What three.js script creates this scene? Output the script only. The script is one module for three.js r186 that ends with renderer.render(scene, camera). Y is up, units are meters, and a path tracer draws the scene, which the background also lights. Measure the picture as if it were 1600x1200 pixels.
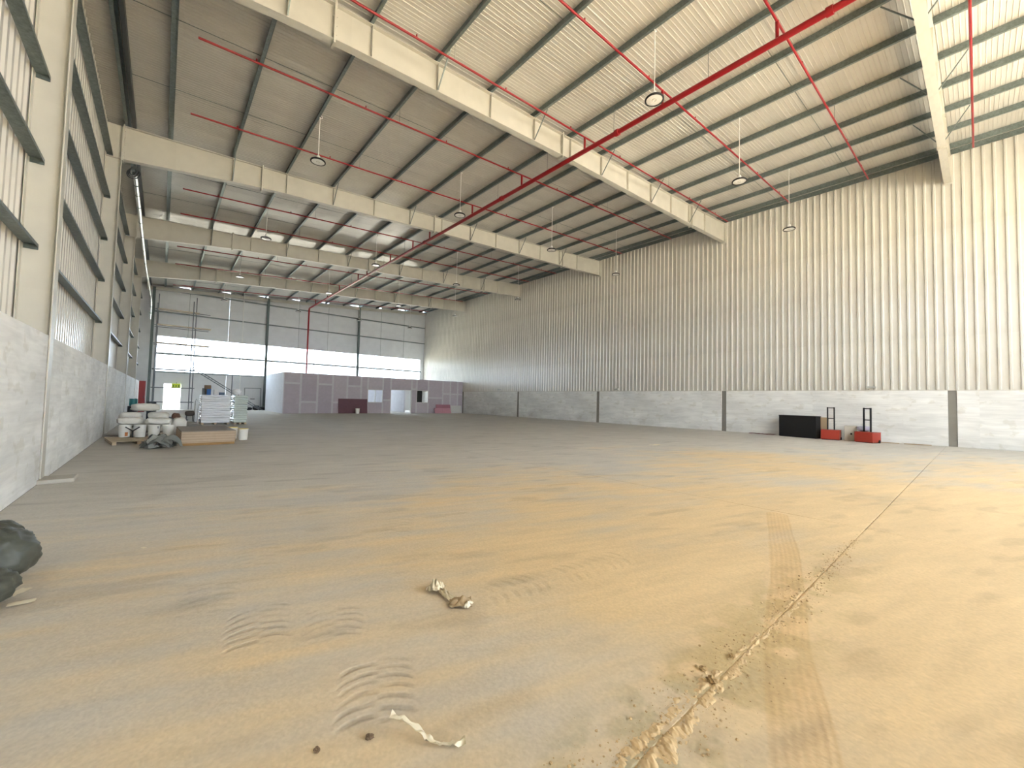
import * as THREE from 'three';
import { mergeGeometries } from 'three/addons/utils/BufferGeometryUtils.js';
import { RoundedBoxGeometry } from 'three/addons/geometries/RoundedBoxGeometry.js';

// ---------- camera, sky, sun, exposure ----------
const scene = new THREE.Scene();
const camera = new THREE.PerspectiveCamera(2 * Math.atan(600 / 631.66) * 180 / Math.PI, 4 / 3, 0.05, 600);
{
  const yaw = 0.7127, pitch = 0.0414, roll = 0.0237;
  const fwd = new THREE.Vector3(Math.sin(yaw) * Math.cos(pitch), Math.sin(pitch), -Math.cos(yaw) * Math.cos(pitch));
  const right = new THREE.Vector3(Math.cos(yaw), 0, Math.sin(yaw));
  const up = new THREE.Vector3().crossVectors(right, fwd);
  const r = right.clone().multiplyScalar(Math.cos(roll)).addScaledVector(up, Math.sin(roll));
  const u = up.clone().multiplyScalar(Math.cos(roll)).addScaledVector(right, -Math.sin(roll));
  camera.quaternion.setFromRotationMatrix(new THREE.Matrix4().makeBasis(r, u, fwd.clone().negate()));
  camera.position.set(0, 1.6, 0);
}
const sunDir = new THREE.Vector3(0.35, 0.85, 0.45).normalize();
scene.background = new THREE.Color().setRGB(0.87, 0.98, 1.11);      // even, hazy desert sky
scene.backgroundIntensity = scene.environmentIntensity = 1;
const sun = new THREE.DirectionalLight(0xfff6ea, 5);
sun.position.copy(sunDir).multiplyScalar(90);
sun.castShadow = true;
Object.assign(sun.shadow.camera, { left: -60, right: 60, top: 60, bottom: -60, near: 1, far: 220 });
sun.shadow.mapSize.set(4096, 4096);
scene.add(sun, sun.target);
const renderer = new THREE.WebGLRenderer({ antialias: true });
renderer.toneMapping = THREE.LinearToneMapping;
renderer.toneMappingExposure = 17;
renderer.shadowMap.enabled = true;

// ---------- helpers ----------
let seedState = 12345;
const rnd = () => { seedState = (seedState * 1664525 + 1013904223) >>> 0; return seedState / 4294967296; };
const rr = (a, b) => a + (b - a) * rnd();
const hash = (i, j) => { let h = (i * 374761393 + j * 668265263) | 0; h = Math.imul(h ^ (h >>> 13), 1274126177); return ((h ^ (h >>> 16)) >>> 0) / 4294967296; };
const vn = (x, y) => { const i = Math.floor(x), j = Math.floor(y), a = x - i, b = y - j, s = a * a * (3 - 2 * a), t = b * b * (3 - 2 * b); const p = hash(i, j), q = hash(i + 1, j), r = hash(i, j + 1), w = hash(i + 1, j + 1); return p + (q - p) * s + (r - p) * t + (p - q - r + w) * s * t; };
const fbm = (x, y, o = 4) => { let s = 0, a = 0.5, n = 0; for (let k = 0; k < o; k++) { s += a * vn(x, y); n += a; a *= 0.5; x = x * 2.03 + 17.1; y = y * 2.03 + 5.3; } return s / n; };
const ss = (a, b, x) => { const t = Math.min(1, Math.max(0, (x - a) / (b - a))); return t * t * (3 - 2 * t); };
const used = {};
const numbered = (n) => { used[n] = (used[n] || 0) + 1; return used[n] === 1 ? n : n + '_' + String(used[n] - 1).padStart(3, '0'); };
function uvBox(g) {                       // metric box-projected uv, flat shading kept
  g = g.index ? g.toNonIndexed() : g;
  const p = g.attributes.position, n = g.attributes.normal, uv = new Float32Array(p.count * 2);
  for (let i = 0; i < p.count; i++) {
    const ax = Math.abs(n.getX(i)), ay = Math.abs(n.getY(i)), az = Math.abs(n.getZ(i));
    if (ax >= ay && ax >= az) { uv[2 * i] = p.getZ(i); uv[2 * i + 1] = p.getY(i); }
    else if (ay >= az) { uv[2 * i] = p.getX(i); uv[2 * i + 1] = p.getZ(i); }
    else { uv[2 * i] = p.getX(i); uv[2 * i + 1] = p.getY(i); }
  }
  g.setAttribute('uv', new THREE.BufferAttribute(uv, 2));
  return g;
}
function mesh(name, geos, mat, parent) {
  let g = Array.isArray(geos) ? (geos.length > 1 ? mergeGeometries(geos.map((q) => { const r = q.index ? q.toNonIndexed() : q; for (const k of Object.keys(r.attributes)) if (!['position', 'normal', 'uv'].includes(k)) r.deleteAttribute(k); return r; })) : geos[0]) : geos;
  const m = new THREE.Mesh(g, mat);
  m.name = parent ? name : numbered(name);
  m.castShadow = m.receiveShadow = true;
  (parent || scene).add(m);
  return m;
}
function tag(o, label, category, group) { o.userData.label = label; o.userData.category = category; if (group) o.userData.group = group; return o; }
function thing(name, label, category, pos = [0, 0, 0], ry = 0, group) {
  const o = new THREE.Group(); o.name = numbered(name); o.position.set(...pos); o.rotation.y = ry; scene.add(o);
  return tag(o, label, category, group);
}
function struct(name) { const o = new THREE.Group(); o.name = name; o.userData.kind = 'structure'; scene.add(o); return o; }
const T = (g, x = 0, y = 0, z = 0) => g.translate(x, y, z);
const box = (w, h, d, x = 0, y = 0, z = 0) => uvBox(T(new THREE.BoxGeometry(w, h, d), x, y, z));
const box2 = (x0, x1, y0, y1, z0, z1) => box(x1 - x0, y1 - y0, z1 - z0, (x0 + x1) / 2, (y0 + y1) / 2, (z0 + z1) / 2);
const rbox = (w, h, d, r, x = 0, y = 0, z = 0, s = 2) => uvBox(T(new RoundedBoxGeometry(w, h, d, s, r), x, y, z));
function bar(a, b, r, seg = 8) {          // round bar between two points
  const A = new THREE.Vector3(...a), B = new THREE.Vector3(...b), d = B.clone().sub(A), L = d.length();
  const g = new THREE.CylinderGeometry(r, r, L, seg);
  g.applyQuaternion(new THREE.Quaternion().setFromUnitVectors(new THREE.Vector3(0, 1, 0), d.normalize()));
  return T(g, (A.x + B.x) / 2, (A.y + B.y) / 2, (A.z + B.z) / 2).toNonIndexed();
}
function beam(a, b, w, h) {               // rectangular bar: w sideways, h upright
  const A = new THREE.Vector3(...a), B = new THREE.Vector3(...b), d = B.clone().sub(A), L = d.length();
  const g = uvBox(new THREE.BoxGeometry(w, h, L));
  const m = new THREE.Matrix4().lookAt(A, B, Math.abs(d.y) > 0.99 * L ? new THREE.Vector3(1, 0, 0) : new THREE.Vector3(0, 1, 0));
  g.applyMatrix4(m); return T(g, (A.x + B.x) / 2, (A.y + B.y) / 2, (A.z + B.z) / 2);
}
function grid(nu, nv, f) {                // open surface from f(u,v) -> [x,y,z]
  const p = [], uv = [], ix = [];
  for (let j = 0; j <= nv; j++) for (let i = 0; i <= nu; i++) { p.push(...f(i / nu, j / nv)); uv.push(i / nu, j / nv); }
  for (let j = 0; j < nv; j++) for (let i = 0; i < nu; i++) { const a = j * (nu + 1) + i; ix.push(a, a + 1, a + nu + 1, a + 1, a + nu + 2, a + nu + 1); }
  const g = new THREE.BufferGeometry(); g.setAttribute('position', new THREE.Float32BufferAttribute(p, 3)); g.setAttribute('uv', new THREE.Float32BufferAttribute(uv, 2)); g.setIndex(ix); g.computeVertexNormals(); return g;
}
function slabSheet(nu, nv, f, thick) {    // closed thin sheet: front f, back offset along the averaged normal
  const g = grid(nu, nv, f), n = g.attributes.normal, p = g.attributes.position, N = p.count;
  const pos = [...p.array], ix = [...g.index.array];
  for (let i = 0; i < N; i++) pos.push(p.getX(i) - n.getX(i) * thick, p.getY(i) - n.getY(i) * thick, p.getZ(i) - n.getZ(i) * thick);
  for (let k = 0; k < g.index.count; k += 3) ix.push(ix[k] + N, ix[k + 2] + N, ix[k + 1] + N);
  const edge = (a, b) => ix.push(a, a + N, b, b, a + N, b + N);
  for (let i = 0; i < nu; i++) { edge(i + 1, i); edge(nv * (nu + 1) + i, nv * (nu + 1) + i + 1); }
  for (let j = 0; j < nv; j++) { edge(j * (nu + 1), (j + 1) * (nu + 1)); edge((j + 1) * (nu + 1) + nu, j * (nu + 1) + nu); }
  const q = new THREE.BufferGeometry(); q.setAttribute('position', new THREE.Float32BufferAttribute(pos, 3)); q.setAttribute('uv', new THREE.Float32BufferAttribute(new Float32Array(pos.length / 3 * 2), 2)); q.setIndex(ix); q.computeVertexNormals(); return q.toNonIndexed();
}
function lump(w, h, d, amp, seed, freq = 3, flat = 0.5, detail = 24) {   // sack / bag: superellipsoid with folds, base at y = 0
  const g = new THREE.SphereGeometry(1, detail, Math.round(detail * 0.7)), p = g.attributes.position;
  for (let i = 0; i < p.count; i++) {
    let x = p.getX(i), y = p.getY(i), z = p.getZ(i);
    const s = (v) => Math.sign(v) * Math.pow(Math.abs(v), flat);
    const k = 1 + amp * (fbm(x * freq + seed, (y + z * 1.7) * freq + seed * 2, 3) - 0.5) * 2 + amp * 0.6 * (Math.abs(vn(x * freq * 2 + z * 3 + seed, y * freq * 2 + seed) - 0.5) * 2 - 0.5);
    x = s(x) * w / 2 * k; z = s(z) * d / 2 * k; y = Math.max(-h / 2, s(y) * h / 2 * (y > 0 ? k : 1));
    p.setXYZ(i, x, y + h / 2, z);
  }
  g.computeVertexNormals(); return g.toNonIndexed();
}
function place(g, x, y, z, ry = 0, rx = 0, rz = 0) { g.applyMatrix4(new THREE.Matrix4().makeRotationFromEuler(new THREE.Euler(rx, ry, rz))); return T(g, x, y, z); }
// ---------- textures and materials ----------
function texture(w, h, f, srgb) {         // f(u,v) -> [r,g,b] 0..255
  const d = new Uint8Array(w * h * 4);
  for (let j = 0; j < h; j++) for (let i = 0; i < w; i++) { const c = f((i + 0.5) / w, (j + 0.5) / h), o = (j * w + i) * 4; d[o] = c[0]; d[o + 1] = c[1]; d[o + 2] = c[2]; d[o + 3] = 255; }
  const t = new THREE.DataTexture(d, w, h); if (srgb) t.colorSpace = THREE.SRGBColorSpace;
  t.magFilter = THREE.LinearFilter; t.minFilter = THREE.LinearMipmapLinearFilter; t.generateMipmaps = true; t.wrapS = t.wrapT = THREE.RepeatWrapping; t.needsUpdate = true; return t;
}
const cl = (v) => Math.max(0, Math.min(255, v));
const tone = (base, k) => [cl(base[0] * k), cl(base[1] * k), cl(base[2] * k)];
const M = (o) => new THREE.MeshStandardMaterial({ side: THREE.DoubleSide, ...o });
const P = (o) => new THREE.MeshPhysicalMaterial({ side: THREE.DoubleSide, ...o });
const rep = (t, u, v) => { const c = t.clone(); c.repeat.set(u, v); c.needsUpdate = true; return c; };
const galvTex = texture(256, 256, (u, v) => { const a = fbm(u * 22, v * 22, 3), b = hash(Math.floor(u * 40 + a * 3), Math.floor(v * 40 + a * 3)); return tone([176, 184, 184], 0.84 + 0.22 * a + 0.08 * b); }, true);
const plasterTex = texture(1024, 512, (u, v) => {
  const x = u * 6, y = v * 3; const brush = fbm(x * 1.6, y * 26, 4), wav = fbm(x * 1.1 + 7, y * 7 + fbm(x * 2, y * 2, 2) * 2, 3), big = fbm(x * 0.9 + 3, y * 1.3, 3), sp = hash(Math.floor(u * 1024), Math.floor(v * 512));
  let k = 0.93 + 0.08 * (brush - 0.5) + 0.1 * (wav - 0.5) + 0.13 * (big - 0.5) + 0.02 * (sp - 0.5);
  const st = ss(0.62, 0.74, fbm(x * 3.3 + 40, y * 5 + 9, 4)); return [cl(243 * k - st * 10), cl(243 * k - st * 11), cl(239 * k - st * 14)];
}, true);
const plasterBump = texture(512, 256, (u, v) => { const x = u * 6, y = v * 3, k = 255 * (0.5 * fbm(x * 1.6, y * 26, 4) + 0.5 * fbm(x * 9, y * 9, 3)); return [k, k, k]; });
const woodTex = texture(256, 256, (u, v) => { const g = fbm(u * 3 + 0.3 * fbm(u * 4, v * 2, 2), v * 40, 3); return tone([186, 168, 140], 0.75 + 0.4 * g); }, true);
const mottle = texture(256, 256, (u, v) => tone([255, 255, 255], 0.94 + 0.06 * fbm(u * 9, v * 9, 4)), true);
const paintCream = M({ color: 0xcfccc0, roughness: 0.5, map: rep(mottle, 0.3, 0.3) });
const galv = M({ map: rep(galvTex, 1.2, 1.2), color: 0xb2bab8, metalness: 0.45, roughness: 0.48 });
const galvDark = M({ map: rep(galvTex, 1.2, 1.2), color: 0x8f9896, metalness: 0.35, roughness: 0.55 });
const roofWhite = M({ color: 0xd2cfc6, roughness: 0.24, map: rep(mottle, 0.15, 0.15) });
const cladWhite = M({ color: 0xd8d5cb, roughness: 0.25, map: rep(mottle, 0.2, 0.2) });
const backPanel = M({ color: 0xdfe1e2, roughness: 0.45, map: rep(mottle, 0.2, 0.2) });
const dado = M({ map: rep(plasterTex, 1 / 6, 1 / 3), bumpMap: rep(plasterBump, 1 / 6, 1 / 3), bumpScale: 0.004, roughness: 0.85 });
const concreteGrey = M({ color: 0x8d8980, roughness: 0.9, map: rep(mottle, 0.8, 0.8) });
const groutPale = M({ color: 0xb9b4a8, roughness: 0.95, map: rep(mottle, 2, 2) });
const redPipe = M({ color: 0x8f0f1a, roughness: 0.35 });
const steelDark = M({ color: 0x4a4f52, roughness: 0.5, metalness: 0.4 });
const black = M({ color: 0x17181a, roughness: 0.6 });
const whitePlain = M({ color: 0xe6e6e2, roughness: 0.5 });
const sheetGlass = P({ color: 0xc6cbce, transmission: 1, roughness: 0, thickness: 0, ior: 1.3 });   // pale grey polycarbonate strip
const glass = P({ color: 0xffffff, transmission: 1, roughness: 0, thickness: 0, ior: 1.3 });
const wood = M({ map: woodTex, roughness: 0.8 });

// ---------- building dimensions ----------
const XL = -1.5, XC = -1.93, XR = 27.06, BAY = 9.84, ZF = 9.04, ZB = -50, DADO = 2.54;
const zk = (k) => -10.64 - (k - 1) * BAY;                     // frame lines
const yR = (x) => { const t = (x + 1.5) / 28.56; return 11.35 + 0.0702 * (x + 1.5) - 0.56 * t * (1 - t); };   // top of the rafters

// ---------- floor ----------
const trackPts = [[7.0, -2.0], [5.34, -1.46], [4.3, -1.15], [3.32, -0.9], [2.22, -0.52], [1.2, -0.1], [-0.4, 0.6]];
function polyDist(x, z, pts) { let best = [9, 0, 0]; let acc = 0; for (let i = 0; i + 1 < pts.length; i++) { const [ax, az] = pts[i], [bx, bz] = pts[i + 1], dx = bx - ax, dz = bz - az, L = Math.hypot(dx, dz), t = Math.max(0, Math.min(1, ((x - ax) * dx + (z - az) * dz) / (L * L))), d = Math.hypot(x - ax - t * dx, z - az - t * dz); if (d < best[0]) best = [d, acc + t * L, ((x - ax) * dz - (z - az) * dx) / L]; acc += L; } return best; }
// tread bars left by a wheeled machine: [x, z, heading, number of bars, bar length, spacing, strength]
const treads = [[0.97, -2.2, 2.74, 6, 0.24, 0.085, 1], [0.58, -3.3, 2.97, 6, 0.24, 0.09, 0.85], [1.0, -3.02, 2.82, 5, 0.24, 0.09, 0.65], [2.4, -2.62, 1.47, 6, 0.2, 0.11, 0.4], [3.3, -2.5, 1.47, 8, 0.2, 0.11, 0.35], [0.35, -4.0, 2.95, 6, 0.22, 0.1, 0.4], [0.8, -4.8, 2.9, 7, 0.22, 0.11, 0.3], [2.3, -4.8, 2.6, 8, 0.22, 0.12, 0.25]];
function treadMask(x, z) {
  let m = 0; if (x > 5.2 || z > -1.3 || z < -6.8) return 0;
  for (const [cx, cz, a, n, len, gap, s] of treads) {
    const dx = x - cx, dz = z - cz; if (dx * dx + dz * dz > 1) continue;
    const c = Math.cos(a), sn = Math.sin(a), lu = dx * c - dz * sn, lv = dx * sn + dz * c;      // lv runs along the rolling direction
    const half = n * gap / 2; if (Math.abs(lv) > half + 0.08) continue;
    for (const side of [-1, 1]) {
      const u = (lu - side * 0.1) * side, v = lv + u * u * 2.6 + u * 0.35 + side * gap * 0.25 + 0.03 * vn(x * 8, z * 8);
      if (Math.abs(u) > len * 0.5) continue;
      const w = Math.abs(((v / gap) % 1 + 1) % 1 - 0.5) * 2;
      m = Math.max(m, ss(0.35, 0.85, w) * ss(len * 0.5, len * 0.25, Math.abs(u)) * ss(half + 0.05, half - 0.05, Math.abs(lv)) * s * (0.5 + 0.5 * ss(0.3, 0.6, vn(x * 9 + 3, z * 9))));
    }
  }
  return m;
}
function floorCoarse(x, z) {              // [r, g, b, k, height]: loose reddish sand lying on pale cement dust
  const big = fbm(x * 0.22 + 11, z * 0.22 + 4, 3), mid = fbm(x * 0.9 + 2, z * 0.9 + 8, 4);
  const a = 0.28, sx = x * Math.cos(a) + z * Math.sin(a), sz = -x * Math.sin(a) + z * Math.cos(a);
  const streak = fbm(sx * 0.9 + 31, sz * 5.5 + 3, 4), streak2 = fbm(sx * 2.2 + 9, sz * 14 + 5, 2);
  const tracked = 1.8 - Math.hypot(x - 7, z - 7) * 0.105;      // sand is carried in through the roller door and lies in drifts with ragged edges
  const sand = ss(0.1, 0.95, (big - 0.5) * 0.7 + (mid - 0.5) * 0.55 + (streak - 0.5) * 0.45 + tracked), dk = ss(0.64, 0.78, fbm(sx * 1.3 + 70, sz * 4 + 20, 3));
  return [194 + 14 * sand, 189 - 6 * sand, 179 - 37 * sand, 1.0 + 0.06 * (mid - 0.5) + 0.07 * (streak - 0.5) + 0.05 * (streak2 - 0.5) - 0.06 * dk, 0.25 * mid + 0.3 * streak + 0.15 * streak2];
}
function coarseGrid(x0, x1, z0, z1, n) {
  const a = new Float32Array((n + 1) * (n + 1) * 5);
  for (let j = 0; j <= n; j++) for (let i = 0; i <= n; i++) a.set(floorCoarse(x0 + (x1 - x0) * i / n, z0 + (z1 - z0) * j / n), (j * (n + 1) + i) * 5);
  const o = [0, 0, 0, 0, 0];
  return (u, v) => { const fu = Math.min(u, 0.99999) * n, fv = Math.min(v, 0.99999) * n, i = Math.floor(fu), j = Math.floor(fv), s = fu - i, t = fv - j, p = (j * (n + 1) + i) * 5, q = p + (n + 1) * 5; for (let c = 0; c < 5; c++) o[c] = (a[p + c] * (1 - s) + a[p + 5 + c] * s) * (1 - t) + (a[q + c] * (1 - s) + a[q + 5 + c] * s) * t; return o; };
}
function floorFine(x, z, c) {             // grain, tread prints, tyre band, mud along the joint
  let r = c[0], g = c[1], b = c[2], k = c[3], h = c[4];
  const gr = 0.6 * vn(x * 60, z * 60) + 0.4 * vn(x * 123, z * 123); k += 0.09 * (gr - 0.5); h += 0.1 * gr;
  if (z > 2) return [cl(r * k), cl(g * k), cl(b * k), h];
  const tm = treadMask(x, z); k -= 0.1 * tm; h -= 0.45 * tm;
  if (z > -2.6) {
    const [d, s, off] = polyDist(x, z, trackPts);
    if (d < 0.3) { const wob = 0.02 * (vn(s * 2, 3) - 0.5), inT = ss(0.15, 0.125, d + wob) * ss(0.1, 0.5, vn(x * 2.5, z * 5) + 0.25), line = 0.5 + 0.5 * Math.sin(off * 150 + 2 * vn(s * 3, 1)); r -= inT * 3; g -= inT * 7; b -= inT * 11; k -= inT * 0.03 * line; h -= inT * (0.05 + 0.05 * line); }
    const dz = Math.abs(z + 1.02 + 0.03 * (vn(x * 1.5, 2) - 0.5)); if (dz < 0.5) { const near = ss(0.5, 0.06, dz) * ss(0.42, 0.62, fbm(x * 6, z * 6 + 40, 3)) * ss(7, 3, x); k -= 0.1 * near; r -= 2 * near; b -= 6 * near; h += 0.35 * near * fbm(x * 25, z * 25, 2); }
  }
  return [cl(r * k), cl(g * k), cl(b * k), h];
}
const floor = struct('floor');
{
  const xs = [-1.52, 7.22, 17.1, 27.06], zs = [9.04, -1.02, -10.86, -20.7, -30.54, -40.38, -50];
  const whole = texture(512, 1024, (u, v) => { const c = floorCoarse(-1.52 + u * 28.58, 9.04 - v * 59.04); return [cl(c[0] * c[3]), cl(c[1] * c[3]), cl(c[2] * c[3])]; }, true);
  const far = M({ map: whole, roughness: 0.8 });
  const gap = 0.005;
  for (let j = 0; j < 6; j++) for (let i = 0; i < 3; i++) {
    const x0 = xs[i] + (i ? gap : 0), x1 = xs[i + 1] - (i < 2 ? gap : 0), z1 = zs[j] - (j ? gap : 0), z0 = zs[j + 1] + gap;
    const g = uvBox(new RoundedBoxGeometry(x1 - x0, 0.2, z1 - z0, 1, 0.006)); T(g, (x0 + x1) / 2, -0.1, (z0 + z1) / 2);
    const fine = j < 2 && i < 2, p = g.attributes.position, uv = g.attributes.uv;
    for (let q = 0; q < p.count; q++) fine ? uv.setXY(q, (p.getX(q) - xs[i]) / (xs[i + 1] - xs[i]), (zs[j] - p.getZ(q)) / (zs[j] - zs[j + 1])) : uv.setXY(q, (p.getX(q) + 1.52) / 28.58, (9.04 - p.getZ(q)) / 59.04);
    let m = far;
    if (fine) {
      const n = i === 0 ? 2048 : 1024, hm = new Float32Array(n * n), cg = coarseGrid(xs[i], xs[i + 1], zs[j], zs[j + 1], 384); let c = 0;
      const t = texture(n, n, (u, v) => { const f = floorFine(xs[i] + u * (xs[i + 1] - xs[i]), zs[j] - v * (zs[j] - zs[j + 1]), cg(u, v)); hm[c++] = f[3]; return f; }, true);
      c = 0; const bt = texture(n, n, () => { const q = cl(110 + 120 * hm[c++]); return [q, q, q]; });
      m = M({ map: t, bumpMap: bt, bumpScale: 0.03, roughness: 0.85 });
    }
    mesh('slab', g, m, floor);
  }
  mesh('sub_base', box2(-2.2, 27.4, -0.5, -0.15, -50.3, 9.3), concreteGrey, floor);
}
const ground = mesh('ground', box2(-150, 180, -0.6, -0.52, -220, 190), M({ color: 0xc6bdab, roughness: 1 }));
ground.userData.kind = 'structure';
{ // sandy yard level with the slab, round the hall
  const y = struct('yard');
  const m = M({ color: 0xc9c0ae, roughness: 1, map: rep(mottle, 0.2, 0.2) });
  mesh('yard_sand', box2(-60, 90, -0.52, -0.02, 9.35, 90), m, y); mesh('yard_sand', box2(-60, 90, -0.52, -0.02, -140, -50.35), m, y);
  mesh('yard_sand', box2(-60, -2.25, -0.52, -0.02, -50.35, 9.35), m, y); mesh('yard_sand', box2(27.5, 90, -0.52, -0.02, -50.35, 9.35), m, y);
}

// ---------- roof ----------
const ceiling = struct('ceiling');
{
  const SHEET = yR, D = 0.25, zs = [];
  const n = 60, pw = (ZF - ZB) / n;                            // ribbed sheets spanning eave to eave
  const prof = [[0, 0.012], [0.02, 0.012]]; for (let k = 0; k < 8; k++) { const s = 0.03 + k * 0.118; prof.push([s, 0], [s + 0.088, 0], [s + 0.098, 0.009], [s + 0.108, 0.009]); } prof.push([pw, 0.012]);
  const xsn = 10, pos = [], uv = [], ix = [], X0 = -2.2, X1 = 27.3;
  for (let i = 0; i <= xsn; i++) { const x = X0 + (X1 - X0) * i / xsn; for (const [s, h] of prof) { pos.push(x, yR(x) + D - h + 0.012, s); uv.push(x, s); } }
  const w = prof.length; for (let i = 0; i < xsn; i++) for (let k = 0; k < w - 1; k++) { const a = i * w + k; ix.push(a, a + 1, a + w, a + 1, a + w + 1, a + w); }
  let g = new THREE.BufferGeometry(); g.setAttribute('position', new THREE.Float32BufferAttribute(pos, 3)); g.setAttribute('uv', new THREE.Float32BufferAttribute(uv, 2)); g.setIndex(ix); g = g.toNonIndexed(); g.computeVertexNormals();
  for (let k = 0; k < n; k++) { const m = mesh('roof_panel', g, roofWhite, ceiling); m.position.z = ZB + k * pw; }
  // outer weather sheet closing the roof
  const og = grid(10, 1, (u, v) => { const x = -2.4 + 29.9 * u; return [x, yR(x) + 0.42, -50.5 + 59.9 * v]; });
  mesh('outer_sheet', og, galvDark, ceiling);
  // Z purlins
  const px = [-1.38]; for (let k = 0; k < 14; k++) px.push(-0.18 + k * 2.02); px.push(26.86);
  const zpurlin = new THREE.Shape(); { const t = 0.012, pts = [[0.08, 0.245], [0.08, 0.22], [0.068, 0.22], [0.068, 0.233], [0.006, 0.233], [0.006, 0], [-0.08, 0], [-0.08, 0.025], [-0.068, 0.025], [-0.068, 0.012], [-0.006, 0.012], [-0.006, 0.245]]; pts.forEach(([a, b], i) => i ? zpurlin.lineTo(a, b) : zpurlin.moveTo(a, b)); }
  const pg = uvBox(new THREE.ExtrudeGeometry(zpurlin, { depth: ZF - ZB - 0.1, bevelEnabled: false }));
  px.forEach((x) => { const m = mesh('purlin', pg, galv, ceiling); m.position.set(x, yR(x) + 0.005, ZB + 0.05); m.rotation.z = 0.06; });
  const eg = uvBox(new THREE.BoxGeometry(0.1, 0.25, ZF - ZB - 0.1)); const e = mesh('eave_strut', eg, steelDark, ceiling); e.position.set(-1.22, yR(-1.22) + 0.13, (ZF + ZB) / 2);
  for (let k = -1; k < 5; k++) for (const f of [1 / 3, 2 / 3]) { const z = zk(k) - BAY * f; if (z > 8.5) continue; mesh('sag_rod', bar([-1.3, yR(-1.3) + 0.17, z], [26.8, yR(26.8) + 0.1, z], 0.009, 5), galvDark, ceiling); }
  // eave fillers
  mesh('eave_closure', box2(-2.3, -2.0, 11.2, 11.75, ZB, ZF), roofWhite, ceiling);
  mesh('eave_closure', box2(27.08, 27.3, 13.1, 13.75, ZB, ZF), roofWhite, ceiling);
}

// ---------- steel frames ----------
const botPts = [[-1.5, 10.09], [2.9, 10.64], [11.45, 11.25], [17.4, 11.56], [22.4, 11.84], [26.98, 12.12]];
const yB = (x) => { for (let i = 0; i + 1 < botPts.length; i++) if (x <= botPts[i + 1][0]) { const [a, b] = botPts[i], [c, d] = botPts[i + 1]; return b + (d - b) * (x - a) / (c - a); } return 12.12; };
function makeFrame() {
  const t = thing('portal_frame', 'cream steel portal frame with tapered rafter and column standing along the hall', 'steel frame', [0, 0, 0], 0, 'portal frames carrying the roof');
  const xs = []; for (let i = 0; i <= 24; i++) xs.push(-1.5 + 28.48 * i / 24);
  const flange = (f, w, th) => { const gs = []; for (let i = 0; i < 24; i++) { const a = [xs[i], f(xs[i]), 0], b = [xs[i + 1], f(xs[i + 1]), 0]; gs.push(beam(a, b, w, th)); } return gs; };
  const sh = new THREE.Shape(); xs.forEach((x, i) => i ? sh.lineTo(x, yR(x) - 0.01) : sh.moveTo(x, yR(x) - 0.01)); [...xs].reverse().forEach((x) => sh.lineTo(x, yB(x) + 0.01));
  const r = mesh('rafter', [uvBox(T(new THREE.ExtrudeGeometry(sh, { depth: 0.02, bevelEnabled: false }), 0, 0, -0.01))], paintCream, t);
  mesh('top_flange', flange((x) => yR(x) - 0.012, 0.24, 0.022), paintCream, r);
  mesh('bottom_flange', flange((x) => yB(x) + 0.012, 0.24, 0.022), paintCream, r);
  for (const x of [2.9, 11.45, 22.4]) mesh('splice_plate', [box(0.05, yR(x) - yB(x) + 0.16, 0.27, x, (yR(x) + yB(x)) / 2 - 0.02, 0), ...[-1, 1].flatMap((s) => [0.15, 0.4, 0.65, 0.9].map((q) => bar([x - 0.05, yB(x) + (yR(x) - yB(x)) * q, s * 0.09], [x + 0.05, yB(x) + (yR(x) - yB(x)) * q, s * 0.09], 0.016, 6)))], paintCream, t);
  for (let k = 1; k < 13; k++) { const x = -0.18 + 2.02 * k; mesh('stiffener', box(0.012, yR(x) - yB(x) - 0.03, 0.22, x, (yR(x) + yB(x)) / 2, 0), paintCream, t); if (k % 2) for (const s of [-1, 1]) mesh('fly_brace', beam([x, yR(x) - 0.02, s * 0.75], [x, yB(x) + 0.05, s * 0.1], 0.03, 0.03), galv, t); }
  // left column: H section, web across the hall
  const c = mesh('column', [box2(XC + 0.012, XL, 0.02, yR(-1.7), -0.011, 0.011)], paintCream, t);
  mesh('inner_flange', box2(XL - 0.018, XL, 0.02, 11.3, -0.14, 0.14), paintCream, c); mesh('outer_flange', box2(XC, XC + 0.016, 0.02, 11.3, -0.14, 0.14), paintCream, c);
  mesh('end_plate', [box(0.045, 1.34, 0.28, XL + 0.022, 10.72, 0), ...[-1, 1].flatMap((s) => [0.1, 0.22, 0.5, 0.78, 1.02, 1.16].map((q) => bar([XL + 0.04, 10.14 + q, s * 0.09], [XL + 0.075, 10.14 + q, s * 0.09], 0.017, 6)))], paintCream, t);
  mesh('base_plate', box2(XC - 0.03, XL + 0.04, 0.0, 0.022, -0.2, 0.2), concreteGrey, t);
  mesh('haunch_stiffener', box2(XC + 0.02, XL - 0.02, 10.08, 10.1, -0.13, 0.13), paintCream, t);
  // right end plate on the lined wall
  mesh('right_end_plate', box(0.03, yR(26.97) - yB(26.97) + 0.1, 0.26, 26.985, (yR(26.97) + yB(26.97)) / 2 - 0.03, 0), paintCream, t);
  return t;
}
const frameLabels = ['cream steel portal frame whose rafter meets the ribbed wall beside the red machines', 'cream steel portal frame, first one beyond the black cabinet', 'cream steel portal frame with a cable coil under its rafter, beside the sacks', 'cream steel portal frame standing beside the dark slate drum', 'cream steel portal frame over the front of the plasterboard rooms'];
const frame0 = makeFrame(); frame0.position.z = zk(0);
for (let k = 1; k < 5; k++) { const f = frame0.clone(); f.name = numbered('portal_frame'); f.position.z = zk(k); f.userData.label = frameLabels[k]; scene.add(f); }
frame0.userData.label = frameLabels[0];
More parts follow.
